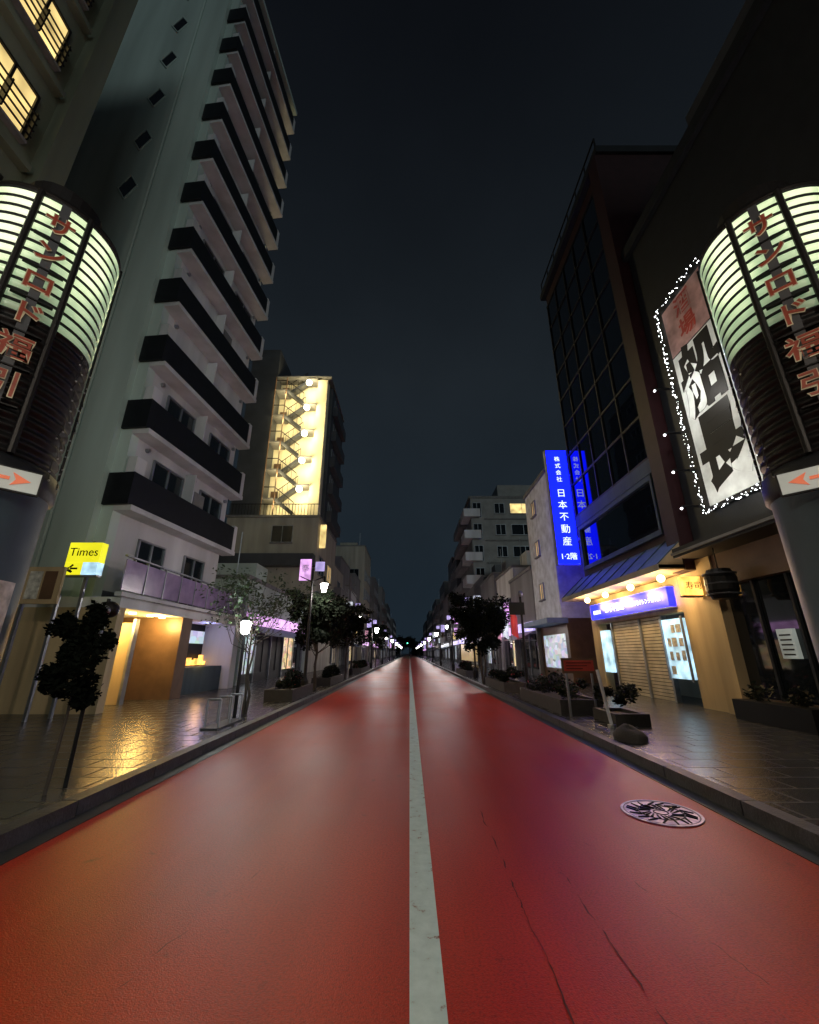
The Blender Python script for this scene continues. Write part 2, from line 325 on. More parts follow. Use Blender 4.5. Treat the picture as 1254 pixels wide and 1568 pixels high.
# ------------------------------------------------------------ tall apartment tower (left)
def tower():
    # local x: towards the camera along the facade, local y: outwards to the street
    rz=math.atan2(-.9945,-.105)
    b=B('apartment_tower',(-7.2,16.2,0),rz)
    W=5.5; y0=-.5; top=33.6; fh=2.42
    b.box('body','white',0.0,W-.3,-9,y0,3.0,top)
    b.box('end_wall','green',W-.297,W,-9.2,y0+.02,.1,top+.3)
    b.box('roof_slab','green',-.2,W-.3,-9,0.05,top,top+.25)
    winy(b,y0,1.0,2.1,3.0,4.6,n=1); winy(b,y0,3.2,4.3,3.5,4.6,n=1)
    zz=5.42; k=0
    while zz<top-1.5:
        b.box('balcony_slab','white',-.2,W+.0,y0,.04,zz-.26,zz-.1)
        b.box('balcony_parapet','dark',.02,W+.10,-.08,0.0,zz-.1,zz+.86)
        b.box('balcony_parapet','dark',W+.02,W+.10,y0-.3,-.08,zz-.1,zz+.86)
        b.box('balcony_parapet_end','white',-.22,.02,y0,.0,zz-.1,zz+.95)
        b.box('partition','white',W-.4,W+.0,-.4,-.12,zz+.86,zz+1.4)
        b.box('partition','white',W*.5,W*.5+.06,y0,-.12,zz,zz+2.0)
        for j,(a,c,zb) in enumerate(((.5,1.9,.1),(3.0,4.4,.1))):
            if random.random()<.8: winy(b,y0,a,c,zz+zb,zz+1.75,n=1,sill=None)
        if random.random()<.6: b.box('ac_unit','conc',2.0,2.6,y0,y0+.3,zz+.9,zz+1.45)
        for q in(.25,2.4,4.8): b.tube('vent','metal',(q,y0,zz+1.95),(q,y0+.1,zz+1.95),.07)
        zz+=fh; k+=1
    for k in range(6):
        zc=18.7+k*2.85; c=-3.3; x=W+.012
        b.add('diamond_window','glass',[(x,c-.42,zc),(x,c,zc-.68),(x,c+.42,zc),(x,c,zc+.68)],[(0,1,2,3)])
        for p,q in(((c-.42,zc),(c,zc-.68)),((c,zc-.68),(c+.42,zc)),((c+.42,zc),(c,zc+.68)),((c,zc+.68),(c-.42,zc))):
            b.tube('diamond_frame','green',(x,p[0],p[1]),(x,q[0],q[1]),.035)
    b.box('pier','green',W,W+.22,-2.0,y0-.35,.1,top)
    b.tube('downpipe','green',(W+.06,-2.3,.1),(W+.06,-2.3,top),.05)
    b.done()
    p=B('parking_garage_building')
    X=-7.0
    p.box('ceiling','white',-13.5,X,10.1,17.6,2.45,2.7)
    p.box('rear_wall','beige',-13.5,-10.2,10.1,17.6,.1,2.45)
    p.box('pillar','beige',-10.2,X,10.1,10.35,.1,2.45)
    p.box('pillar','brown',-10.2,X-.02,13.1,13.7,.1,2.45)
    p.box('pillar','white',-10.2,X,17.1,17.6,.1,2.45)
    p.box('garage_door','brown',-10.2,-9.4,10.35,13.1,.12,2.2)
    p.box('door_leaf','beige',-9.4,-7.6,11.75,11.82,.12,2.2)
    p.box('door_edge','metal',-7.62,-7.55,11.7,11.87,.12,2.3)
    for y in(10.6,11.4,12.2,12.8): p.tube('downlight','e_bulb',(-7.5,y,2.40),(-7.5,y,2.449),.09)
    p.light((-8.0,11.2,2.2),115,(1,.62,.18),.15); p.light((-7.5,12.6,2.2),105,(1,.62,.18),.15)
    p.box('shop_front','black',-8.6,-8.2,13.7,17.1,.12,2.45)
    y=13.9
    while y<17.0:
        h=random.uniform(.12,.4); w=random.uniform(.08,.22)
        p.box('shop_goods','e_orange',-8.1,-8.0,y,y+w,.98,.98+h); y+=w+random.uniform(.03,.2)
    p.box('shop_counter','bluemetal',-8.1,-7.3,13.8,17.0,.12,.95)
    p.box('shop_panel','in_cool',-8.15,-8.1,14.4,16.9,1.75,2.2)
    p.light((-7.4,15.6,2.2),20,(.35,.4,1),.1); p.light((-7.2,15.2,1.2),14,(1,.5,.15),.1)
    p.box('terrace_slab','white',X-.05,X+.12,9.9,17.7,2.7,2.8)
    for i in range(9):
        y=9.95+i*.86
        p.box('fence_panel','purple',X+.02,X+.05,y,y+.82,2.85,3.6)
        p.box('fence_post','metal',X,X+.07,y+.825,y+.855,2.8,3.66)
    p.box('fence_rail','metal',X,X+.07,9.9,17.7,3.661,3.7)
    p.done()
tower()
s=B('parking_sign',(-7.45,9.3,0))
s.box('yellow_face','e_yellow',-.38,.36,-.1,.1,3.36,3.82); s.box('arrow_panel','e_yellow',-.38,.02,-.1,.1,3.08,3.358)
s.box('blue_panel','e_cool',.024,.36,-.1,.1,3.08,3.358); s.box('frame','metal',-.40,.38,-.08,.08,3.04,3.077); s.box('bracket','metal',-.05,.0,.1,.5,3.5,3.56)
s.text('lettering','black','Times',(-.01,-.106,3.59),(P90,0,0),.27,.003)
s.text('arrow','black','←',(-.18,-.106,3.21),(P90,0,0),.28,.003,.01)
s.box('post','metal',-.03,.03,0.1,.16,.12,3.9)
s.done()
s=B('notice_board',(-8.0,9.0,0))
s.box('post','metal',-.4,-.34,0,.06,.1,2.6); s.box('post','metal',.34,.4,0,.06,.1,2.6)
s.box('board','beige',-.42,.42,-.06,0,2.4,3.2); s.box('poster','poster',-.3,-.02,-.075,-.062,2.5,3.1); s.box('poster','brown',.03,.3,-.075,-.062,2.5,3.1); s.done()

# near-left building with lit windows
b=B('office_building')
b.box('walls','office',-20,-8.0,-6,6.3,.1,26)
for k in range(7):
    z=6.4+k*2.5
    for y in(2.9,4.4):
        winx(b,-8.0,1,y,y+1.0,z,z+1.25,g='e_warm' if (k+int(y))%4 else 'e_warm2',f='black')
        for j in range(4): b.box('window_rail','black',-7.84,-7.81,y-.1,y+1.1,z+.05+j*.2,z+.08+j*.2)
        for j in(0,1,2): b.box('window_rail','black',-7.93,-7.82,y-.1+j*.57,y-.07+j*.57,z-.05,z+.75)
    b.box('ledge','office',-8.0,-7.8,-6,5.7,z-.65,z-.5)
b.box('pilaster','office',-8,-7.72,5.8,6.3,.1,26)
b.done()

# ------------------------------------------------------------ advertising pillars
def pillar(loc,rz,chars,arrow):
    b=B('advertising_pillar',loc,rz); r=.65
    prof=[];z=4.5; n=12;h=1.50/n
    for i in range(n):
        for k in range(6):
            t=k/5; prof.append((r-.06+.055*math.sin(math.pi*t)**.6,z+h*(.05+.9*t)))
        z+=h
    b.lathe('lit_rings','lantern',prof,56)
    for i in range(n+1):
        zz=4.5+i*h; b.lathe('ring_rib','dark',[(r-.07,zz-.008),(r-.015,zz-.007),(r-.015,zz+.007),(r-.07,zz+.008)],56)
    prof=[]
    for i in range(100):
        t=i/99; prof.append((r-.03+.02*math.sin(t*2*math.pi*12),3.1+t*1.39))
    b.lathe('dark_drum','black',prof,56)
    b.lathe('top_cap','black',[(.001,6.14),(r-.2,6.12),(r-.02,6.07),(r+.0,6.02),(r-.02,6.0)],48)
    b.lathe('top_turret','black',[(.36,6.1),(.36,6.5),(.001,6.55)],24)
    b.lathe('band','dark',[(r,2.82),(r+.03,2.85),(r+.03,3.05),(r-.02,3.1)],48)
    b.lathe('shaft','bluemetal',[(r+.06,.1),(r+.06,.35),(r-.01,.4),(r-.01,2.8),(r,2.82)],48)
    for a in (-1.35,-.33,.33,1.35,2.2,3.14,-2.2):
        x=math.sin(a)*(r+.012); y=-math.cos(a)*(r+.012)
        b.tube('vertical_strap','black',(x,y,3.1),(x,y,6.0),.012 if abs(a)>1 else .03)
    b.box('letter_backing','slate',-.04,.04,-r-.03,-r+.1,3.2,5.95)
    for i,c in enumerate(chars):
        z=5.62-i*.385
        b.text('letter_outline','letterwhite',c,(0,-r-.05,z),(P90,0,0),.27,.002,.010)
        b.text('letter','letterred',c,(0,-r-.058,z),(P90,0,0),.27,.003,.003)
        b.box('letter_bracket','black',-.16,.16,-r-.045,-r,z-.19,z-.175)
    b.box('direction_board','e_board',-.46,.46,-r-.09,-r-.05,2.74,2.93)
    b.box('board_edge','black',-.475,.475,-r-.08,-r-.055,2.725,2.945)
    sx=arrow; yy=-r-.095
    b.box('arrow_shaft','arrowred',.0 if sx>0 else -.26,.26 if sx>0 else .0,yy,yy-.006,2.82,2.85)
    vs=[(sx*.40,yy,2.835),(sx*.27,yy,2.895),(sx*.30,yy,2.835),(sx*.27,yy,2.775)]
    vs2=[(x,yy-.006,z) for x,_,z in vs]
    b.add('arrow_head','arrowred',vs+vs2,[(0,1,2,3),(4,5,6,7),(0,1,5,4),(1,2,6,5),(2,3,7,6),(3,0,4,7)])
    for a,z0,z1,m in((.25,1.5,2.3,'poster'),(-.35,1.3,2.2,'pink'),(.8,1.5,2.0,'poster'),(.75,.8,1.3,'beige')):
        V=[];
        for k in range(5):
            aa=a+(k-2)*.09; V+= [(math.sin(aa)*(r+.004),-math.cos(aa)*(r+.004),z0),(math.sin(aa)*(r+.004),-math.cos(aa)*(r+.004),z1)]
        b.add('poster',m,V,[(2*i,2*i+2,2*i+3,2*i+1) for i in range(4)])
    for a in (.9,1.2,-.9,-1.25):
        for k in range(13):
            z=3.0+k*.11+random.uniform(-.03,.03); aa=a+random.uniform(-.1,.1); rr=r+.035
            b.ball('bulb','metal',(math.sin(aa)*rr,-math.cos(aa)*rr,z),.010,6)
            b.tube('wire','black',(math.sin(aa)*rr,-math.cos(aa)*rr,z),(math.sin(a)*(r+.02),-math.cos(a)*(r+.02),z+.13),.005,None,4)
    b.done(smooth=('lit_rings','dark_drum','shaft','band','bulb','ring_rib'))
pillar((-4.2,3.55,0),R(49.5),'サンロド福引',1)
pillar((4.2,3.55,0),R(-49.5),'サンロド福引',-1)

# ------------------------------------------------------------ stair building (left, far)
def stairb():
    b=B('stairwell_building'); Y=31
    b.box('lower_block','cream',-14.5,-7.2,Y,39,.1,11.6)
    b.box('lower_cornice','conc',-14.6,-7.1,Y-.1,39.1,11.6,11.8)
    b.box('rear_wall','lightcream',-12.0,-7.7,Y+1.5,Y+1.7,11.8,25.2)
    b.box('side_block','slate',-14.5,-12.0,Y+.3,39,11.8,28.2)
    b.box('side_block','slate',-7.7,-7.2,Y+1.8,39,11.8,25.0)
    b.box('side_wall','lightcream',-8.3,-7.45,Y+.5,Y+1.5,11.8,25.0)
    b.box('rear_block','slate',-12,-7.7,Y+1.8,39,11.8,24.8)
    fh=2.6
    for k in range(5):
        z=12+k*fh
        b.box('landing','conc',-12,-11.0,Y+.1,Y+1.5,z+1.2,z+1.34)
        b.box('landing','conc',-9.4,-8.3,Y+.3,Y+1.5,z+2.5,z+2.64)
        for (xa,za,xb,zb,ya) in((-9.4,z,-11.0,z+1.3,Y+.15),(-11.0,z+1.3,-9.4,z+fh,Y+.75)):
            b.add('flight','slate',[(xa,ya,za-.2),(xb,ya,zb-.2),(xb,ya,zb+.16),(xa,ya,za+.16),(xa,ya+.55,za-.2),(xb,ya+.55,zb-.2),(xb,ya+.55,zb+.16),(xa,ya+.55,za+.16)],
                  [(0,1,2,3),(7,6,5,4),(0,4,5,1),(3,2,6,7),(0,3,7,4),(1,5,6,2)])
            b.tube('handrail','black',(xa,ya,za+.95),(xb,ya,zb+.95),.035)
            for t in range(5):
                u=t/4; b.tube('baluster','black',(xa+(xb-xa)*u,ya,za+(zb-za)*u),(xa+(xb-xa)*u,ya,za+(zb-za)*u+.95),.018,None,4)
        b.tube('handrail','black',(-12,Y+.15,z+2.3),(-11,Y+.15,z+2.3),.04)
        b.ball('wall_lamp','e_stair',(-9.1,Y+.35,z+2.2),.26)
        b.tube('lamp_bracket','black',(-9.1,Y+.35,z+2.2),(-9.1,Y+.9,z+2.5),.03)
        b.light((-9.0,Y-.2,z+1.9),300,(1,.80,.40),.3)
        b.light((-10.9,Y-.1,z+.7),130,(1,.80,.40),.3)
        b.box('door','brown',-11.8,-11.2,Y+1.42,Y+1.5,z+1.35,z+2.4)
        winx(b,-7.2,1,Y+3,Y+4.4,z+.8,z+2)
        b.box('balcony','slate',-7.2,-6.75,Y+2.4,Y+7.4,z,z+1.0)
    for x in(-12.0,-11.0): b.tube('column','brown',(x,Y+.1,11.8),(x,Y+.1,25),.05)
    b.box('roof','conc',-12.1,-7.1,Y+.4,39.1,25.2,25.35)
    b.box('roof_rail','black',-14.4,-7.2,Y-.08,Y-.04,12.7,12.76)
    for i in range(28): b.box('roof_rail','black',-14.4+i*.25,-14.37+i*.25,Y-.08,Y-.04,11.8,12.7)
    winy(b,Y,-10.8,-9.2,9.6,10.9); winy(b,Y,-13,-12,6.4,7.8)
    b.box('balcony','slate',-14.4,-7.25,Y-.9,Y,7.6,8.5)
    winy(b,Y,-10.2,-8.4,4.5,5.9)
    for z in(4.5,7.3):
        winx(b,-7.2,1,Y+1,Y+3,z,z+1.4); winx(b,-7.2,1,Y+4.2,Y+6.2,z,z+1.4,g='e_warm2')
    b.box('sign','e_warm',-7.15,-6.7,Y+.6,Y+.8,9.3,11.2)
    b.done(smooth=('wall_lamp',))
stairb()

# ------------------------------------------------------------ generic street building
def shop(name,side,Y0,Y1,H,wall,depth=12,lit=.08,X=7.3,signs=True,fh=3.0,gf=3.2,awn=None,setb=0):
    b=B(name); s=side; X=X+setb; xf=s*X; n=-s
    b.box('walls',wall,xf,s*(X+depth),Y0,Y1-.06,gf,H)
    b.box('parapet','conc',xf+n*.08,s*(X+depth),Y0-.06,Y1,H,H+.18)
    b.box('shop_side_wall',wall,xf,s*(X+depth),Y0,Y0+.25,.1,gf); b.box('shop_side_wall',wall,xf,s*(X+depth),Y1-.31,Y1-.06,.1,gf)
    b.box('shop_back','white',xf-n*2.5,s*(X+depth),Y0+.25,Y1-.31,.1,gf)
    b.box('shop_ceiling',wall,xf,xf-n*2.5,Y0+.25,Y1-.31,gf-.25,gf)
    w=Y1-Y0
    k=max(1,int(w/2.2))
    for i in range(k):
        a=Y0+.35+i*(w-.8)/k; c=a+(w-.8)/k-.1
        mm=random.choice(['in_warm','in_cool','glass','glass','shutter','shutter','shutter','dark','brown'])
        top=random.choice([2.3,2.5,2.1])
        b.box('shopfront',mm,xf-n*.35,xf-n*.3,a,c,.5,top)
        b.box('transom_panel','dark',xf-n*.36,xf-n*.28,a,c,top,2.95)
        b.box('stallriser','dark',xf-n*.36,xf-n*.28,a,c,.1,.5)
        b.box('mullion','metal',xf-n*.36,xf-n*.22,c,c+.08,.1,gf-.25)
        b.box('mullion','dark',xf-n*.30,xf-n*.26,(a+c)/2,(a+c)/2+.05,.5,top)
    sc=random.choice(['e_magenta','e_white2','dark','e_lav','dark','dark','brown','conc'])
    b.box('fascia_sign',sc,xf,xf+n*.15,Y0+.3,Y1-.4,gf-.55,gf-.02)
    if awn or random.random()<.5:
        a,c=Y0+.3,Y1-.4; z=gf-.6
        b.add('awning',awn or random.choice(['awning','brown','slate']),[(xf+n*.15,a,z),(xf+n*1.0,a,z-.45),(xf+n*1.0,c,z-.45),(xf+n*.15,c,z)],[(0,1,2,3)])
        b.tube('awning_arm','metal',(xf,a,z-.5),(xf+n*1.0,a,z-.45),.02); b.tube('awning_arm','metal',(xf,c,z-.5),(xf+n*1.0,c,z-.45),.02)
    if signs:
        for i in range(max(1,int(w/4))):
            y=Y0+random.uniform(.3,w-.5); z0=random.uniform(3.2,4.2); z1=z0+random.uniform(.6,2.2); z1=min(z1,H)
            mm=random.choice(['e_magenta','e_white2','e_lav','e_yellow2','e_pink','boardwhite','boardwhite','redpaint','brown','slate'])
            xo=random.uniform(.45,.75)
            b.box('projecting_sign',mm,xf+n*.12,xf+n*xo,y,y+.18,z0,z1)
            b.box('sign_rim','metal',xf+n*.1,xf+n*(xo+.02),y+.04,y+.14,z1,z1+.04)
            q=z1-.3
            while q>z0+.15: b.box('sign_glyphs','black' if mm!='redpaint' else 'boardwhite',xf+n*(xo*.3+.1),xf+n*(xo*.75+.02),y-.01,y-.002,q-.1,q-.1+random.uniform(.06,.16)); q-=.3
            b.box('sign_bracket','metal',xf,xf+n*.12,y+.06,y+.12,z0+.1,z0+.16)
    nf=int((H-gf-.3)/fh)
    bal=random.random()<.35
    for f in range(nf):
        z=gf+.8+f*fh
        kk=max(1,int(w/random.choice([2.2,2.6,3.4])))
        for i in range(kk):
            c=Y0+(i+.5)*w/kk
            winx(b,xf,n,c-.7,c+.7,z,z+1.3,g=('e_warm2' if random.random()<lit else 'glass'))
        if bal: b.box('balcony','grey',xf,xf+n*.7,Y0+.2,Y1-.3,z-.5,z+.4)
        if f>0:
            for i in range(int(depth/3)):
                c=s*(X+1.6+i*3.0)
                winy(b,Y0,c-.7,c+.7,z,z+1.2,g=('e_warm2' if random.random()<lit else 'glass'))
        if random.random()<.5: b.box('ac_unit','metal',xf,xf+n*.4,Y0+.3,Y0+1.0,z-.6,z-.12)
    b.box('roof_housing',wall,s*(X+2),s*(X+5),Y0+.5*w,Y0+.5*w+2,H+.18,H+2)
    b.tube('antenna','metal',(s*(X+1),Y0+1,H+.1),(s*(X+1),Y0+1,H+2.5),.03)
    b.done()

shop('low_shop_building',-1,18.6,30.8,4.6,'green',signs=False,awn='awning')
Lb=[(39.5,45,9.5,'cream'),(45,52,11.5,'grey'),(52,58,9,'white'),(58,65,12,'grey'),(65.5,76,18,'cream'),(76,86,12,'grey'),(86.5,97,16.5,'grey'),(97,110,13,'slate'),(110,124,18,'grey'),(124,140,14,'grey'),(140,160,17,'slate'),(160,190,15,'grey'),(190,230,16,'slate')]
for i,(Y0,Y1,H,w) in enumerate(Lb): shop('shop_building',-1,Y0,Y1,H,w,lit=.05,setb=[0,.35,.1,.5][i%4])
Rr=[(24.4,30,6.2,'grey'),(30,36,7.4,'white'),(36,43,8,'grey'),(43,49.5,9,'slate'),(63,72,15.5,'slate'),(72,80,17.5,'slate'),(80,92,12,'grey'),(92,106,16.5,'slate'),(106,120,13,'grey'),(120,140,16,'slate'),(140,165,14,'slate'),(165,190,17,'slate'),(190,230,15,'slate')]
for i,(Y0,Y1,H,w) in enumerate(Rr): shop('shop_building',1,Y0,Y1,H,w,lit=.05,setb=[0,.3,.1,.45][i%4])

b=B('white_narrow_building')
b.box('walls','boardwhite',7.3,12,20.2,24.3,3,10.6); b.box('parapet','conc',7.2,12,20.1,24.34,10.6,10.8)
b.box('shop_front','brown',7.5,12,20.2,24.3,.1,3); b.box('shop_canopy','awning',6.5,7.5,20.0,24.3,2.75,3.0)
b.box('shop_window','in_cool',7.45,7.5,20.6,23.8,.7,2.3)
for z in(4.2,6.6,9.0): winx(b,7.3,-1,22.4,23.0,z,z+.8,g='e_warm2')
b.done()
b=B('apartment_building')
Y=50
b.box('walls','greytile',7.9,20,Y,62.5,.1,20.5); b.box('parapet','conc',7.7,20.1,Y-.1,62.6,20.5,20.8)
b.box('roof_housing','greytile',12,17,Y+2,Y+7,20.8,23.2)
for k in range(6):
    z=3.6+k*2.85
    winy(b,Y,11.0,12.2,z+.6,z+1.9,g='glass'); winy(b,Y,13.0,16.0,z+.6,z+1.9,g='e_warm' if k==5 else 'glass')
    b.box('band','conc',9.6,20,Y-.12,Y,z-.25,z-.1)
    b.box('balcony','white',6.9,9.0,Y-.6,Y+3,z,z+1.05); b.box('balcony','grey',6.9,7.9,Y+4,Y+12,z,z+1.05)
    winy(b,Y,8.2,9.2,z+.05,z+2.0,sill=None)
b.box('shop_front','e_warm2',7.4,7.9,Y+.5,62,.5,2.6); b.box('fascia_sign','e_lav',7.2,7.9,Y+.3,62.2,2.7,3.3)
b.done()

# ------------------------------------------------------------ right dark tall building with estate-agent shop
def darkb():
    b=B('estate_agent_building'); X=7.3; y0,y1=10.3,17.0; H=19.3
    b.box('walls','darkred',X,17,y0,y1,3.4,H)
    b.box('roof_edge','dark',X-.25,17,y0-.1,y1+.15,H,H+.35)
    b.box('roof_rail','black',X-.2,X-.15,y0,y1,H+.9,H+.95)
    for i in range(8): b.box('roof_rail','black',X-.2,X-.15,y0+i*.95,y0+i*.95+.04,H+.35,H+.9)
    b.box('curtain_glass','glassblue',X-.04,X,y0+.9,y1-.05,7.0,18.6)
    for i in range(6):
        y=y0+.9+i*1.13; b.box('curtain_mullion','black',X-.09,X-.04,y-.03,y+.03,7.0,18.6)
    for i in range(9):
        z=7.0+i*1.45; b.box('curtain_transom','black',X-.08,X-.042,y0+.9,y1-.05,z-.04,z+.04)
    b.box('pilaster','darkred',X-.3,X,y0,y0+.55,3.4,H-.01)
    b.box('window_glass','glassblue',X-.03,X,11.3,16.6,4.75,6.3)
    for a,c,d,e in((11.2,16.7,6.3,6.45),(11.2,16.7,4.6,4.75),(11.2,11.3,4.75,6.3),(16.6,16.7,4.75,6.3)): b.box('window_frame','bluemetal',X-.14,X,a,c,d,e)
    b.box('soffit_band','bluemetal',X-.1,X,y0+.56,y1,6.5,6.95)
    a,c=10.35,17.3
    b.add('awning','awning',[(6.35,a,3.55),(6.35,c,3.55),(X,c,4.4),(X,a,4.4)],[(0,1,2,3)])
    for i in range(8):
        y=a+.02+i*(c-a-.04)/7; b.tube('awning_rib','bluemetal',(6.36,y,3.57),(X,y,4.42),.018,None,6)
    b.add('awning_end','beige',[(6.35,a,3.55),(X,a,4.4),(X,a,3.55)],[(0,1,2)])
    b.add('awning_end','beige',[(6.35,c,3.55),(X,c,4.4),(X,c,3.55)],[(0,2,1)])
    b.box('awning_valance','cream',6.32,6.36,a,c,3.4,3.56)
    b.box('soffit','beige',6.36,X,a,c,3.42,3.46)
    b.box('shop_wall','beige',X,X+.3,y0,y0+.9,.1,3.42); b.box('shop_wall','beige',X,X+.3,y1-.6,y1,.1,3.42)
    b.box('shop_header','beige',X,X+.3,y0+.9,y1-.6,2.45,3.42)
    b.box('shop_interior','cream',X+1.5,X+1.6,y0+.9,y1-.6,.1,2.45)
    for i in range(24):
        z=.13+i*.097
        b.box('shutter_slat','shutter',X+.12,X+.15+.02*(i%2),y0+2.1,y1-1.5,z,z+.075)
        b.box('shutter_gap','black',X+.155,X+.16,y0+2.1,y1-1.5,z+.076,z+.096)
    for y in(y0+2.05,13.6,y1-1.5): b.box('shutter_rail','metal',X+.06,X+.2,y,y+.08,.12,2.45)
    b.box('display_case','e_cool',X-.02,X+.1,y0+1.05,y0+1.95,.75,2.3)
    b.box('display_case','e_cool',X-.02,X+.1,y1-1.3,y1-.7,.75,2.2)
    for k in range(3):
        for j in range(4):
            if random.random()<.8: b.box('listing_sheet','poster',X-.035,X-.022,y0+1.12+k*.27,y0+1.12+k*.27+random.uniform(.14,.22),.85+j*.36,.85+j*.36+random.uniform(.18,.28))
    for a2 in(y0+.98,y0+1.96): b.box('display_frame','metal',X-.06,X-.022,a2,a2+.06,.7,2.35)
    b.box('fascia_sign','e_blue',X-.22,X-.02,11.4,16.4,2.62,3.14)
    b.box('fascia_frame','metal',X-.2,X-.02,11.38,16.42,2.58,2.615); b.box('fascia_frame','metal',X-.2,X-.02,11.38,16.42,3.145,3.18)
    rr=(P90,0,-P90)
    b.text('fascia_text','e_signtxt','株式会社',(X-.23,15.85,2.84),rr,.16,.003)
    b.text('fascia_text','e_signtxt','日本不動産',(X-.23,14.5,2.88),rr,.28,.003,.002)
    b.text('fascia_text','e_signtxt','吉祥寺オレンジ通り店',(X-.23,12.55,2.86),rr,.165,.003)
    for y in(11.0,12.6,14.3,15.8):
        b.ball('canopy_lamp','e_bulb',(6.75,y,3.3),.10); b.light((6.72,y,3.05),65,(1,.66,.26),.12)
    b.box('lantern_sign','e_orange',6.75,7.25,10.15,10.32,2.75,3.2); b.box('lantern_sign_frame','brown',6.72,7.28,10.18,10.3,2.7,2.745)
    b.text('lantern_text','brown','寿司',(7.0,10.14,2.97),(P90,0,0),.2,.003)
    b.box('vertical_sign','e_blue',6.35,7.28,17.2,17.42,5.0,10.35)
    b.box('vertical_sign_frame','metal',6.31,6.348,17.18,17.44,4.96,10.39); b.box('vertical_sign_frame','metal',7.282,7.31,17.18,17.44,4.96,10.39)
    b.box('sign_bracket','metal',7.28,7.6,17.0,17.19,6,6.1); b.box('sign_bracket','metal',7.28,7.6,17.0,17.19,9,9.1)
    for i,ch in enumerate('株式会社'): b.text('sign_text','e_signtxt',ch,(6.83,17.19,9.9-i*.34),(P90,0,0),.26,.003,.001)
    for i,ch in enumerate('日本不動産'): b.text('sign_text','e_signtxt',ch,(6.83,17.19,8.2-i*.56),(P90,0,0),.42,.003,.0)
    b.text('sign_text','e_signtxt','1·2階',(6.82,17.19,5.3),(P90,0,0),.32,.003,.002)
    b.done(smooth=('canopy_lamp',))
darkb()

# ------------------------------------------------------------ near right building
def nearright():
    b=B('restaurant_building'); X=7.3
    b.box('walls','dark',X,17,-6,10.2,3.3,13.8); b.box('parapet','dark',X-.15,17,-6.1,10.28,13.8,14.2)
    b.box('roof_housing','slate',8.5,12,5.2,8,14.2,17.0); b.box('roof_housing','dark',9,13,1,4.4,14.2,18)
    for z in(5.2,8.1):
        for y in(1.0,3.2,5.4): winx(b,X,-1,y,y+1.3,z,z+1.4,f='dark',sill='dark')
    b.box('board_frame','black',X-.10,X,7.55,9.32,4.62,10.62)
    b.box('board_face','boardface',X-.12,X-.101,7.65,9.22,4.72,8.95)
    b.box('board_top','pink',X-.12,X-.101,7.65,9.22,9.0,10.5)
    rr=(P90,0,-P90)
    for i,ch in enumerate('船長'): b.text('calligraphy','black',ch,(X-.125,8.44,7.85-i*2.0),rr,1.25,.004,.055,(1.1,1.6,1))
    for i,ch in enumerate('酒場'): b.text('calligraphy_red','redpaint',ch,(X-.125,8.44,10.12-i*.7),rr,.62,.004,.01)
    def bulbs(y0,z0,y1,z1,n):
        for i in range(n):
            t=i/n; y=y0+(y1-y0)*t+random.uniform(-.05,.05); z=z0+(z1-z0)*t+random.uniform(-.05,.05)
            b.ball('string_light','e_spot',(X-.2+random.uniform(-.04,.04),y,z),random.uniform(.005,.018),5)
            b.tube('light_cable','black',(X-.2,y0+(y1-y0)*t,z0+(z1-z0)*t),(X-.2,y0+(y1-y0)*(t+1/n),z0+(z1-z0)*(t+1/n)),.012,None,4)
    bulbs(9.35,4.6,9.35,10.65,120); bulbs(9.35,4.6,7.5,4.6,34); bulbs(7.5,4.6,7.5,10.65,60); bulbs(9.35,10.65,7.5,10.65,30)
    for z in(4.9,5.9,7.0,8.4):
        b.box('spot_bracket','black',X-.4,X,9.75,9.8,z,z+.04); b.ball('spot_lamp','e_spot',(X-.42,9.78,z-.04),.03,8)
    b.light((6.2,8.4,5.0),38,(1,.95,.88),.1); b.light((6.2,8.7,7.6),55,(1,.97,.92),.1)
    b.box('canopy','dark',6.55,X,-6,10.0,3.62,3.85); b.box('canopy_edge','conc',6.50,6.548,-6,10.0,3.68,3.74)
    b.box('pier','beige',X-.1,X+.3,9.7,10.2,.1,3.62); b.box('pier','brown',X-.05,X+.3,6.9,7.15,.1,3.62); b.box('pier','brown',X-.05,X+.3,4.2,4.5,.1,3.62)
    b.box('beam','brown',X-.06,X+.2,-6,9.7,2.9,3.62)
    b.box('shop_back','dark',X+.9,17,-6,10.2,.1,3.3)
    b.box('glazing','glass',X+.15,X+.2,7.15,9.7,.5,2.9); b.box('glazing','glass',X+.15,X+.2,4.5,6.9,.5,2.9)
    b.box('stallriser','brown',X+.1,X+.25,4.5,9.7,.1,.5)
    for y in(8.0,8.85,5.3,6.1): b.box('glazing_bar','dark',X+.08,X+.14,y,y+.06,.5,2.9)
    b.box('menu_board','e_board',X-.0,X+.08,8.15,8.5,1.3,1.85); b.box('menu_board','e_warm2',X-.0,X+.08,7.4,7.6,1.4,1.65)
    for j in range(5): b.box('menu_text','black',X-.008,X-.001,8.2,8.45,1.36+j*.09,1.39+j*.09)
    b.box('inner_lamp','e_green2',X+.1,X+.14,7.5,7.58,2.2,2.28)
    b.lathe('barrel','black',[(.001,2.5),(.22,2.5),(.30,2.68),(.30,2.95),(.22,3.13),(.001,3.13)],20,(6.75,8.9))
    for z in(2.6,2.82,3.03): b.lathe('barrel_hoop','slate',[(.285,z-.02),(.315,z-.015),(.315,z+.015),(.285,z+.02)],20,(6.75,8.9))
    b.tube('barrel_hanger','black',(6.75,8.9,3.1),(6.75,8.9,3.62),.015)
    b.box('planter_box','black',6.75,7.15,7.6,9.4,.12,.5)
    b.leaves('planter_leaves','leafdark',[((6.95,8,.65),.25,.2),((6.95,8.9,.65),.3,.22)],300,.05)
    b.done()
nearright()

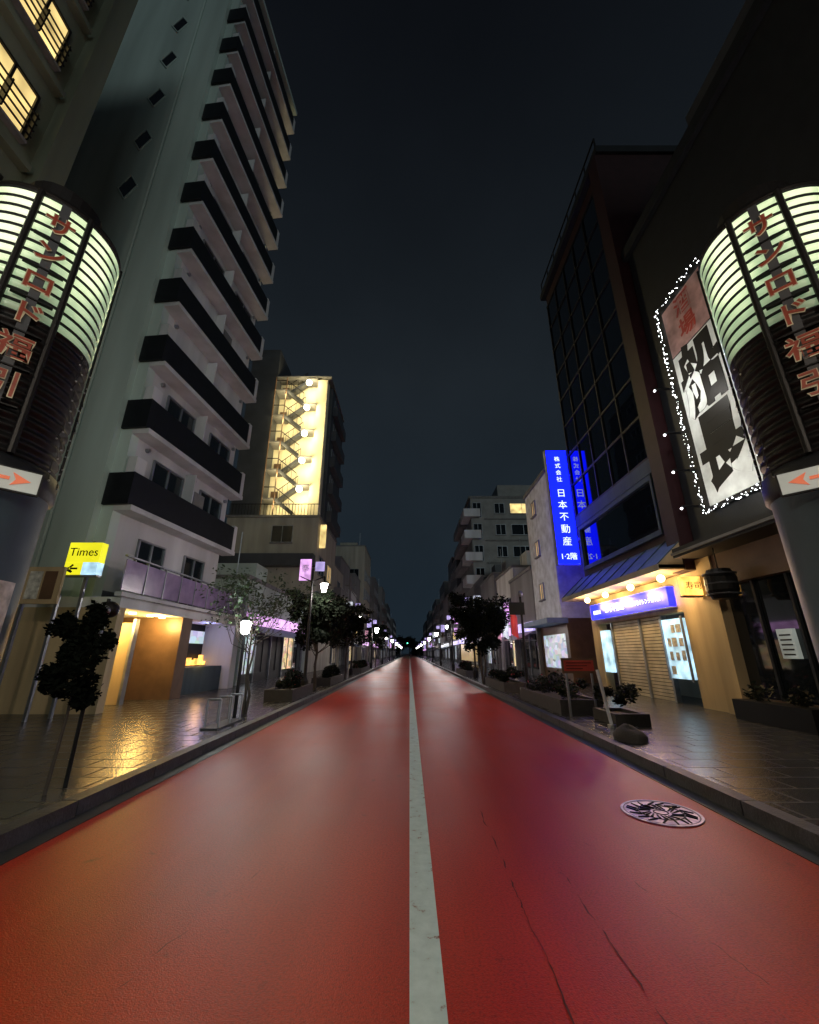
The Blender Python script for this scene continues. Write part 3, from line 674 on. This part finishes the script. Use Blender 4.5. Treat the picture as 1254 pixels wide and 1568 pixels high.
# ------------------------------------------------------------ street lamps
def lamp(x,y,e=60,banner=True,h=4.2,col=(1,.93,.82),mb='e_magenta',gr=.15):
    b=B('street_lamp',(x,y,0)); s=1 if x<0 else -1
    b.lathe('base','black',[(.13,.115),(.13,.5),(.07,.62),(.055,.7)],14); b.tube('pole','black',(0,0,.5),(0,0,h),.055,.04,10)
    b.tube('arm','black',(0,0,h-.5),(s*.45,0,h-.3),.025); b.tube('arm','black',(0,0,h-.5),(-s*.45,0,h-.3),.025)
    b.tube('lamp_neck','black',(s*.45,0,h-.55),(s*.45,0,h-.3),.03)
    # tapered lantern glass rather than a bare globe
    b.lathe('lamp_glass','e_white',[(.001,h-.68-gr*1.3),(gr*.45,h-.68-gr*1.25),(gr*.95,h-.68+gr*.7),(.001,h-.68+gr*.75)],10,(s*.45,0))
    b.lathe('lamp_hood','black',[(.03,h-.68+gr*1.3),(gr*1.15,h-.68+gr*.78),(gr*1.15,h-.68+gr*.7)],14,(s*.45,0))
    b.ball('finial','black',(0,0,h+.08),.06)
    if banner:
        b.box('banner',mb,-s*.08,-s*.5,-.015,.015,h-.45,h+.35); b.box('banner','e_lav',s*.08,s*.42,-.015,.015,h-.1,h+.25)
        b.text('banner_text','boardwhite','祭',(-s*.29,-.02,h-.02),(P90,0,0),.3,.002)
    if e: b.light((s*.45,-.0,h-.68-gr*1.3-.12),e,col,.10)
    b.done()
for i,y in enumerate((15.2,27,41,58,78,102,130,165)):
    lamp(-3.6,y,(120 if y<60 else 170) if y<110 else 0,True,4.4 if y<20 else 4.2,(1,.88,.84),mb=['e_magenta','e_white2','e_lav'][i%3],gr=.15 if y<35 else .22)
for i,y in enumerate((24,36,50,68,90,116,148,185)):
    lamp(3.6,y,(115 if y<60 else 170) if y<117 else 0,True,4.2,(1,.9,.88),mb=['e_white2','e_magenta','e_lav'][i%3],gr=.13 if y<40 else .21)
lamp(-3.5,-1.8,380,True,6,(1,.82,.62)); lamp(3.5,-1.8,380,True,6,(1,.82,.62))  # unseen pair added behind the camera to light the near road and walls
b=B('post_lamp',(-3.7,9.6,0)); b.tube('pole','black',(0,0,.115),(0,0,1.8),.04,.03)
b.lathe('lamp_glass','e_white',[(.04,1.80),(.09,1.84),(.11,2.06),(.05,2.10)],14); b.lathe('cap','black',[(.001,2.2),(.13,2.12),(.14,2.09)],14)
b.light((0,-.25,2.0),34,(.85,.95,1),.12); b.done(smooth=('lamp_glass',))

# ------------------------------------------------------------ trees and plants
def tree(name,x,y,h,cr,cz,n=2600,leaf='leafdark',trunks=1,size=.06,sparse=False,tr=.06):
    b=B(name,(x,y,0)); blobs=[]
    for t in range(trunks):
        ox=random.uniform(-.12,.12)*(trunks>1); px=Vector((ox,ox*.5,.1)); q=px.copy(); r=tr
        top=Vector((ox*2.5,random.uniform(-.1,.1),cz-cr*.3))
        N=5
        for i in range(N):
            nx=px.lerp(top,(i+1)/N)+Vector((random.gauss(0,.03),random.gauss(0,.03),0))
            b.tube('trunk','trunk',q,nx,r,r*.85); q=nx; r*=.85
        nb=12 if sparse else 9
        for k in range(nb):
            a=2*math.pi*k/nb+random.random(); st=px.lerp(q,random.uniform(.55,1.0)); st.z=min(st.z,q.z)
            d=Vector((math.cos(a)*cr*random.uniform(.5,.95),math.sin(a)*cr*random.uniform(.5,.95),random.uniform(.1,1.0)*(h-cz)))
            mid=st+d*.5+Vector((0,0,.12)); e=Vector((q.x,q.y,cz))+d
            b.tube('limb','trunk',st,mid,r*.6,r*.4,6); b.tube('limb','trunk',mid,e,r*.4,r*.12,5)
            blobs.append((tuple(e),cr*random.uniform(.22,.42)*(0.9 if sparse else 1.1),cr*random.uniform(.16,.34)))
            for j in range(3):
                tw=mid.lerp(e,random.random())+Vector((random.gauss(0,.22),random.gauss(0,.22),random.gauss(0,.15)))*cr
                b.tube('twig','trunk',mid,tw,r*.2,r*.06,4); blobs.append((tuple(tw),cr*.25,cr*.2))
    if not sparse:
        for k in range(26):
            a=random.random()*6.28; rr=random.random()**.5*cr*.78; z=cz+random.uniform(-.9,1)*(h-cz)*.8
            blobs.append(((math.cos(a)*rr,math.sin(a)*rr,z),cr*random.uniform(.25,.42),cr*random.uniform(.2,.35)))
    b.leaves('foliage',leaf,blobs,n,size); b.done()
tree('street_tree',-3.75,10.2,3.4,1.25,2.5,1300,'leaf',2,.042,True,.04)
tree('street_tree',-3.5,16.6,3.6,1.15,2.6,9000,'leafdark',2,.07)
tree('street_tree',3.45,20.4,4.1,1.3,2.75,16000,'leafdark',2,.07)
tree('street_tree',-3.5,24,4.0,1.2,2.7,6000,'leafdark',1,.08)
tree('street_tree',-3.5,45,4.4,1.3,3.0,4500,'leafdark',1,.09)
tree('street_tree',-8.2,18.2,4.6,1.6,3.3,1500,'leaf',2,.07,True,.05)
b=B('dark_shrub',(-3.5,4.6,0))
b.tube('trunk','trunk',(0,0,.11),(.03,0,.8),.018,.014); b.tube('trunk','trunk',(.03,0,.8),(0,.02,1.75),.014,.006)
bl=[((random.gauss(0,.10),random.gauss(0,.10),z),random.uniform(.10,.17),random.uniform(.10,.17)) for z in [.95,1.05,1.12,1.2,1.25,1.35,1.4,1.5,1.55,1.65,1.72,1.8]*2]
for c,_,_ in bl[:12]: b.tube('twig','trunk',(0.02,0,c[2]-.12),c,.006,.003,4)
b.leaves('foliage','leafblack',bl,5200,.030)
b.done()
b=B('distant_trees'); b.leaves('foliage','leafdark',[((x,260+random.uniform(0,20),random.uniform(2,9)),4,3.5) for x in range(-14,15,2)]*2,5000,.7)
for x in range(-12,13,6): b.tube('trunk','trunk',(x,262,0),(x,262,6),.3,.2)
b.done()
def planter(x0,x1,y0,y1,fl=True,h=.42):
    b=B('planter'); b.box('rim','stone',x0,x1,y0,y0+.1,.115,h); b.box('rim','stone',x0,x1,y1-.1,y1,.115,h)
    b.box('rim','stone',x0,x0+.1,y0+.1,y1-.1,.115,h); b.box('rim','stone',x1-.1,x1,y0+.1,y1-.1,.115,h); b.box('soil','trunk',x0+.1,x1-.1,y0+.1,y1-.1,.115,h-.06)
    bl=[((random.uniform(x0+.1,x1-.1),random.uniform(y0+.1,y1-.1),random.uniform(h,h+.38)),random.uniform(.12,.26),random.uniform(.12,.24)) for _ in range(max(4,int((y1-y0)*5)))]
    b.leaves('leaves','leafdark',bl,int((y1-y0)*700),.045)
    if fl: b.leaves('flowers','redflower',bl,int((y1-y0)*25),.03)
    b.done()
planter(3.35,4.3,10.0,13.5); planter(3.3,4.1,15.5,19.3); planter(-4.1,-3.3,12.6,15.2); planter(-4.1,-3.3,18.5,22,False)
planter(3.3,4.1,26,31); planter(-4.1,-3.3,30,36); planter(3.85,4.5,8.5,9.5,False,.32)
for (x,y,k) in((3.45,7.2,1.0),(3.75,7.75,.5)):
    b=B('rock',(x,y,.115-.085*k)); b.e.scale=(k,k,k)
    prof=[(.001,.28),(.11,.27),(.19,.22),(.235,.15),(.23,.07)]
    V=[];F=[];sg=18
    for j,(r_,z_) in enumerate(prof):
        for i in range(sg):
            a=2*math.pi*i/sg; kk=1+.25*mathutils.noise.noise(Vector((math.cos(a)*1.3+k,math.sin(a)*1.3,z_*5)))
            V.append((r_*kk*math.cos(a),r_*kk*math.sin(a)*1.15,z_*(1+.12*math.sin(a))))
    for j in range(len(prof)-1):
        for i in range(sg): F.append((j*sg+i,(j+1)*sg+i,(j+1)*sg+(i+1)%sg,j*sg+(i+1)%sg))
    b.add('stone','stone',V,F); b.done(smooth=('stone',))
b=B('information_sign',(3.75,9.75,0))
b.box('post','metal',-.3,-.26,-.02,.02,.115,1.3); b.box('post','metal',.26,.3,-.02,.02,.115,1.3)
b.box('board','brown',-.38,.38,-.04,-.021,.98,1.3); b.box('notice','redpaint',-.33,.33,-.05,-.041,1.03,1.25)
for j in range(3): b.box('notice_text','black',-.28,.28-.1*j,-.056,-.051,1.19-j*.06,1.205-j*.06)
b.done()
b=B('marker_post',(3.72,8.4,0))
b.tube('post','boardwhite',(0,0,.115),(-.10,.08,1.1),.03,.03,10); b.tube('base','metal',(0,0,.115),(0,0,.16),.08); b.done()
b=B('bicycle_rack',(-3.55,8.7,0))
for i in range(3):
    y=-.5+i*.5
    b.tube('hoop','metal',(-.12,y,.115),(-.12,y,.6),.018); b.tube('hoop','metal',(.12,y,.115),(.12,y,.6),.018); b.tube('hoop','metal',(-.12,y,.6),(.12,y,.6),.018)
b.box('base_rail','slate',-.16,.16,-.6,.6,.115,.14); b.done()
b=B('traffic_mirror',(-3.5,4.85,0)); b.tube('pole','black',(0,0,.115),(0,0,2.0),.02); b.ball('mirror','metal',(0.02,-.05,1.86),.06,16); b.ball('hood','black',(0.02,.03,1.88),.095,16)
b.box('plate','boardwhite',-.02,.03,-.035,-.022,1.45,1.65); b.done(smooth=('mirror','hood'))
b=B('sign_post',(3.7,13.9,0)); b.tube('pole','black',(0,0,.115),(0,0,3.2),.05,.04); b.box('sign','dark',-.4,.1,-.04,.04,2.6,3.0)
b.ball('lamp','metal',(0,0,3.28),.1,10); b.done()
b=B('banner_flags')
for i,(y,m) in enumerate(((26,'e_red'),(28.5,'e_white2'),(31,'e_pink'),(34,'e_red'),(41,'e_white2'))):
    b.tube('flagpole','metal',(6.2,y,.115),(6.2,y,4.2),.025)
    V=[]
    for k in range(7):
        V+= [(6.22+.07*k,y+.06*math.sin(k*1.3+i),2.5-.05*k),(6.22+.07*k,y+.06*math.sin(k*1.3+i),4.1-.1*k)]
    b.add('flag',m,V,[(2*i,2*i+2,2*i+3,2*i+1) for i in range(6)])
b.done()
b=B('traffic_signal',(0,0,0)); b.tube('pole','metal',(-3.4,175,.1),(-3.4,175,5.5),.09); b.tube('arm','metal',(-3.4,175,5.3),(-.8,175,5.3),.06); b.box('head','black',-1.9,-.6,174.8,175,5.0,5.5)
b.ball('lens_green','e_green',(-.85,174.75,5.25),.2); b.done()
b=B('utility_wires')
for z,x in((6.4,-5.6),(6.9,-5.4),(7.3,-5.7)):
    y=39
    for j in range(4):
        for k in range(6):
            t0=k/6;t1=(k+1)/6; f=lambda t:(x,y+t*22,z-1.6*t*(1-t)); b.tube('wire','black',f(t0),f(t1),.02,None,4)
        y+=22
for y in(39,61,83,105): b.tube('utility_pole','conc',(-5.6,y,.1),(-5.6,y,8.5),.14,.1,10); b.box('crossarm','conc',-6.1,-5.1,y-.05,y+.05,7.4,7.5)
b.done()

# ------------------------------------------------------------ sky and added fill in place of city glow
w=bpy.data.worlds.new('World'); scene.world=w; w.use_nodes=True; nt=w.node_tree; bg=nt.nodes['Background']
tc=nt.nodes.new('ShaderNodeTexCoord'); sp=nt.nodes.new('ShaderNodeSeparateXYZ'); nt.links.new(tc.outputs['Generated'],sp.inputs[0])
r=nt.nodes.new('ShaderNodeValToRGB'); e=r.color_ramp.elements
e[0].position=0; e[0].color=(.010,.0175,.026,1); e[1].position=.95; e[1].color=(.0035,.0044,.0062,1)
x=e.new(.25); x.color=(.0118,.0185,.0255,1); x=e.new(.6); x.color=(.0112,.0154,.0198,1)
n=nt.nodes.new('ShaderNodeTexNoise'); n.inputs['Scale'].default_value=3; n.inputs['Detail'].default_value=5; nt.links.new(tc.outputs['Generated'],n.inputs['Vector'])
mr=nt.nodes.new('ShaderNodeMapRange'); mr.inputs['To Min'].default_value=.75; mr.inputs['To Max'].default_value=1.3; nt.links.new(n.outputs['Fac'],mr.inputs[0])
nt.links.new(sp.outputs['Z'],r.inputs['Fac']); nt.links.new(r.outputs[0],bg.inputs['Color']); nt.links.new(mr.outputs[0],bg.inputs['Strength'])
sd=bpy.data.lights.new('night_fill','SUN'); sd.energy=.34; sd.angle=R(25); sd.color=(.86,1,.97)  # fill sun added from behind right to brighten left and camera-facing walls
so=bpy.data.objects.new('night_fill',sd); scene.collection.objects.link(so)
so.rotation_euler=Vector((-.48,.85,-.14)).to_track_quat('-Z','Y').to_euler()

# ------------------------------------------------------------ camera
cd=bpy.data.cameras.new('camera'); cam=bpy.data.objects.new('camera',cd); scene.collection.objects.link(cam)
cam.location=(0,0,1.4); cam.rotation_euler=(R(90+19),0,0)
cd.sensor_fit='HORIZONTAL'; cd.sensor_width=36; cd.lens=36*628/1254; cd.clip_end=3000; cd.clip_start=.05
scene.camera=cam
scene.view_settings.view_transform='Standard'; scene.view_settings.look='None'; scene.view_settings.exposure=0
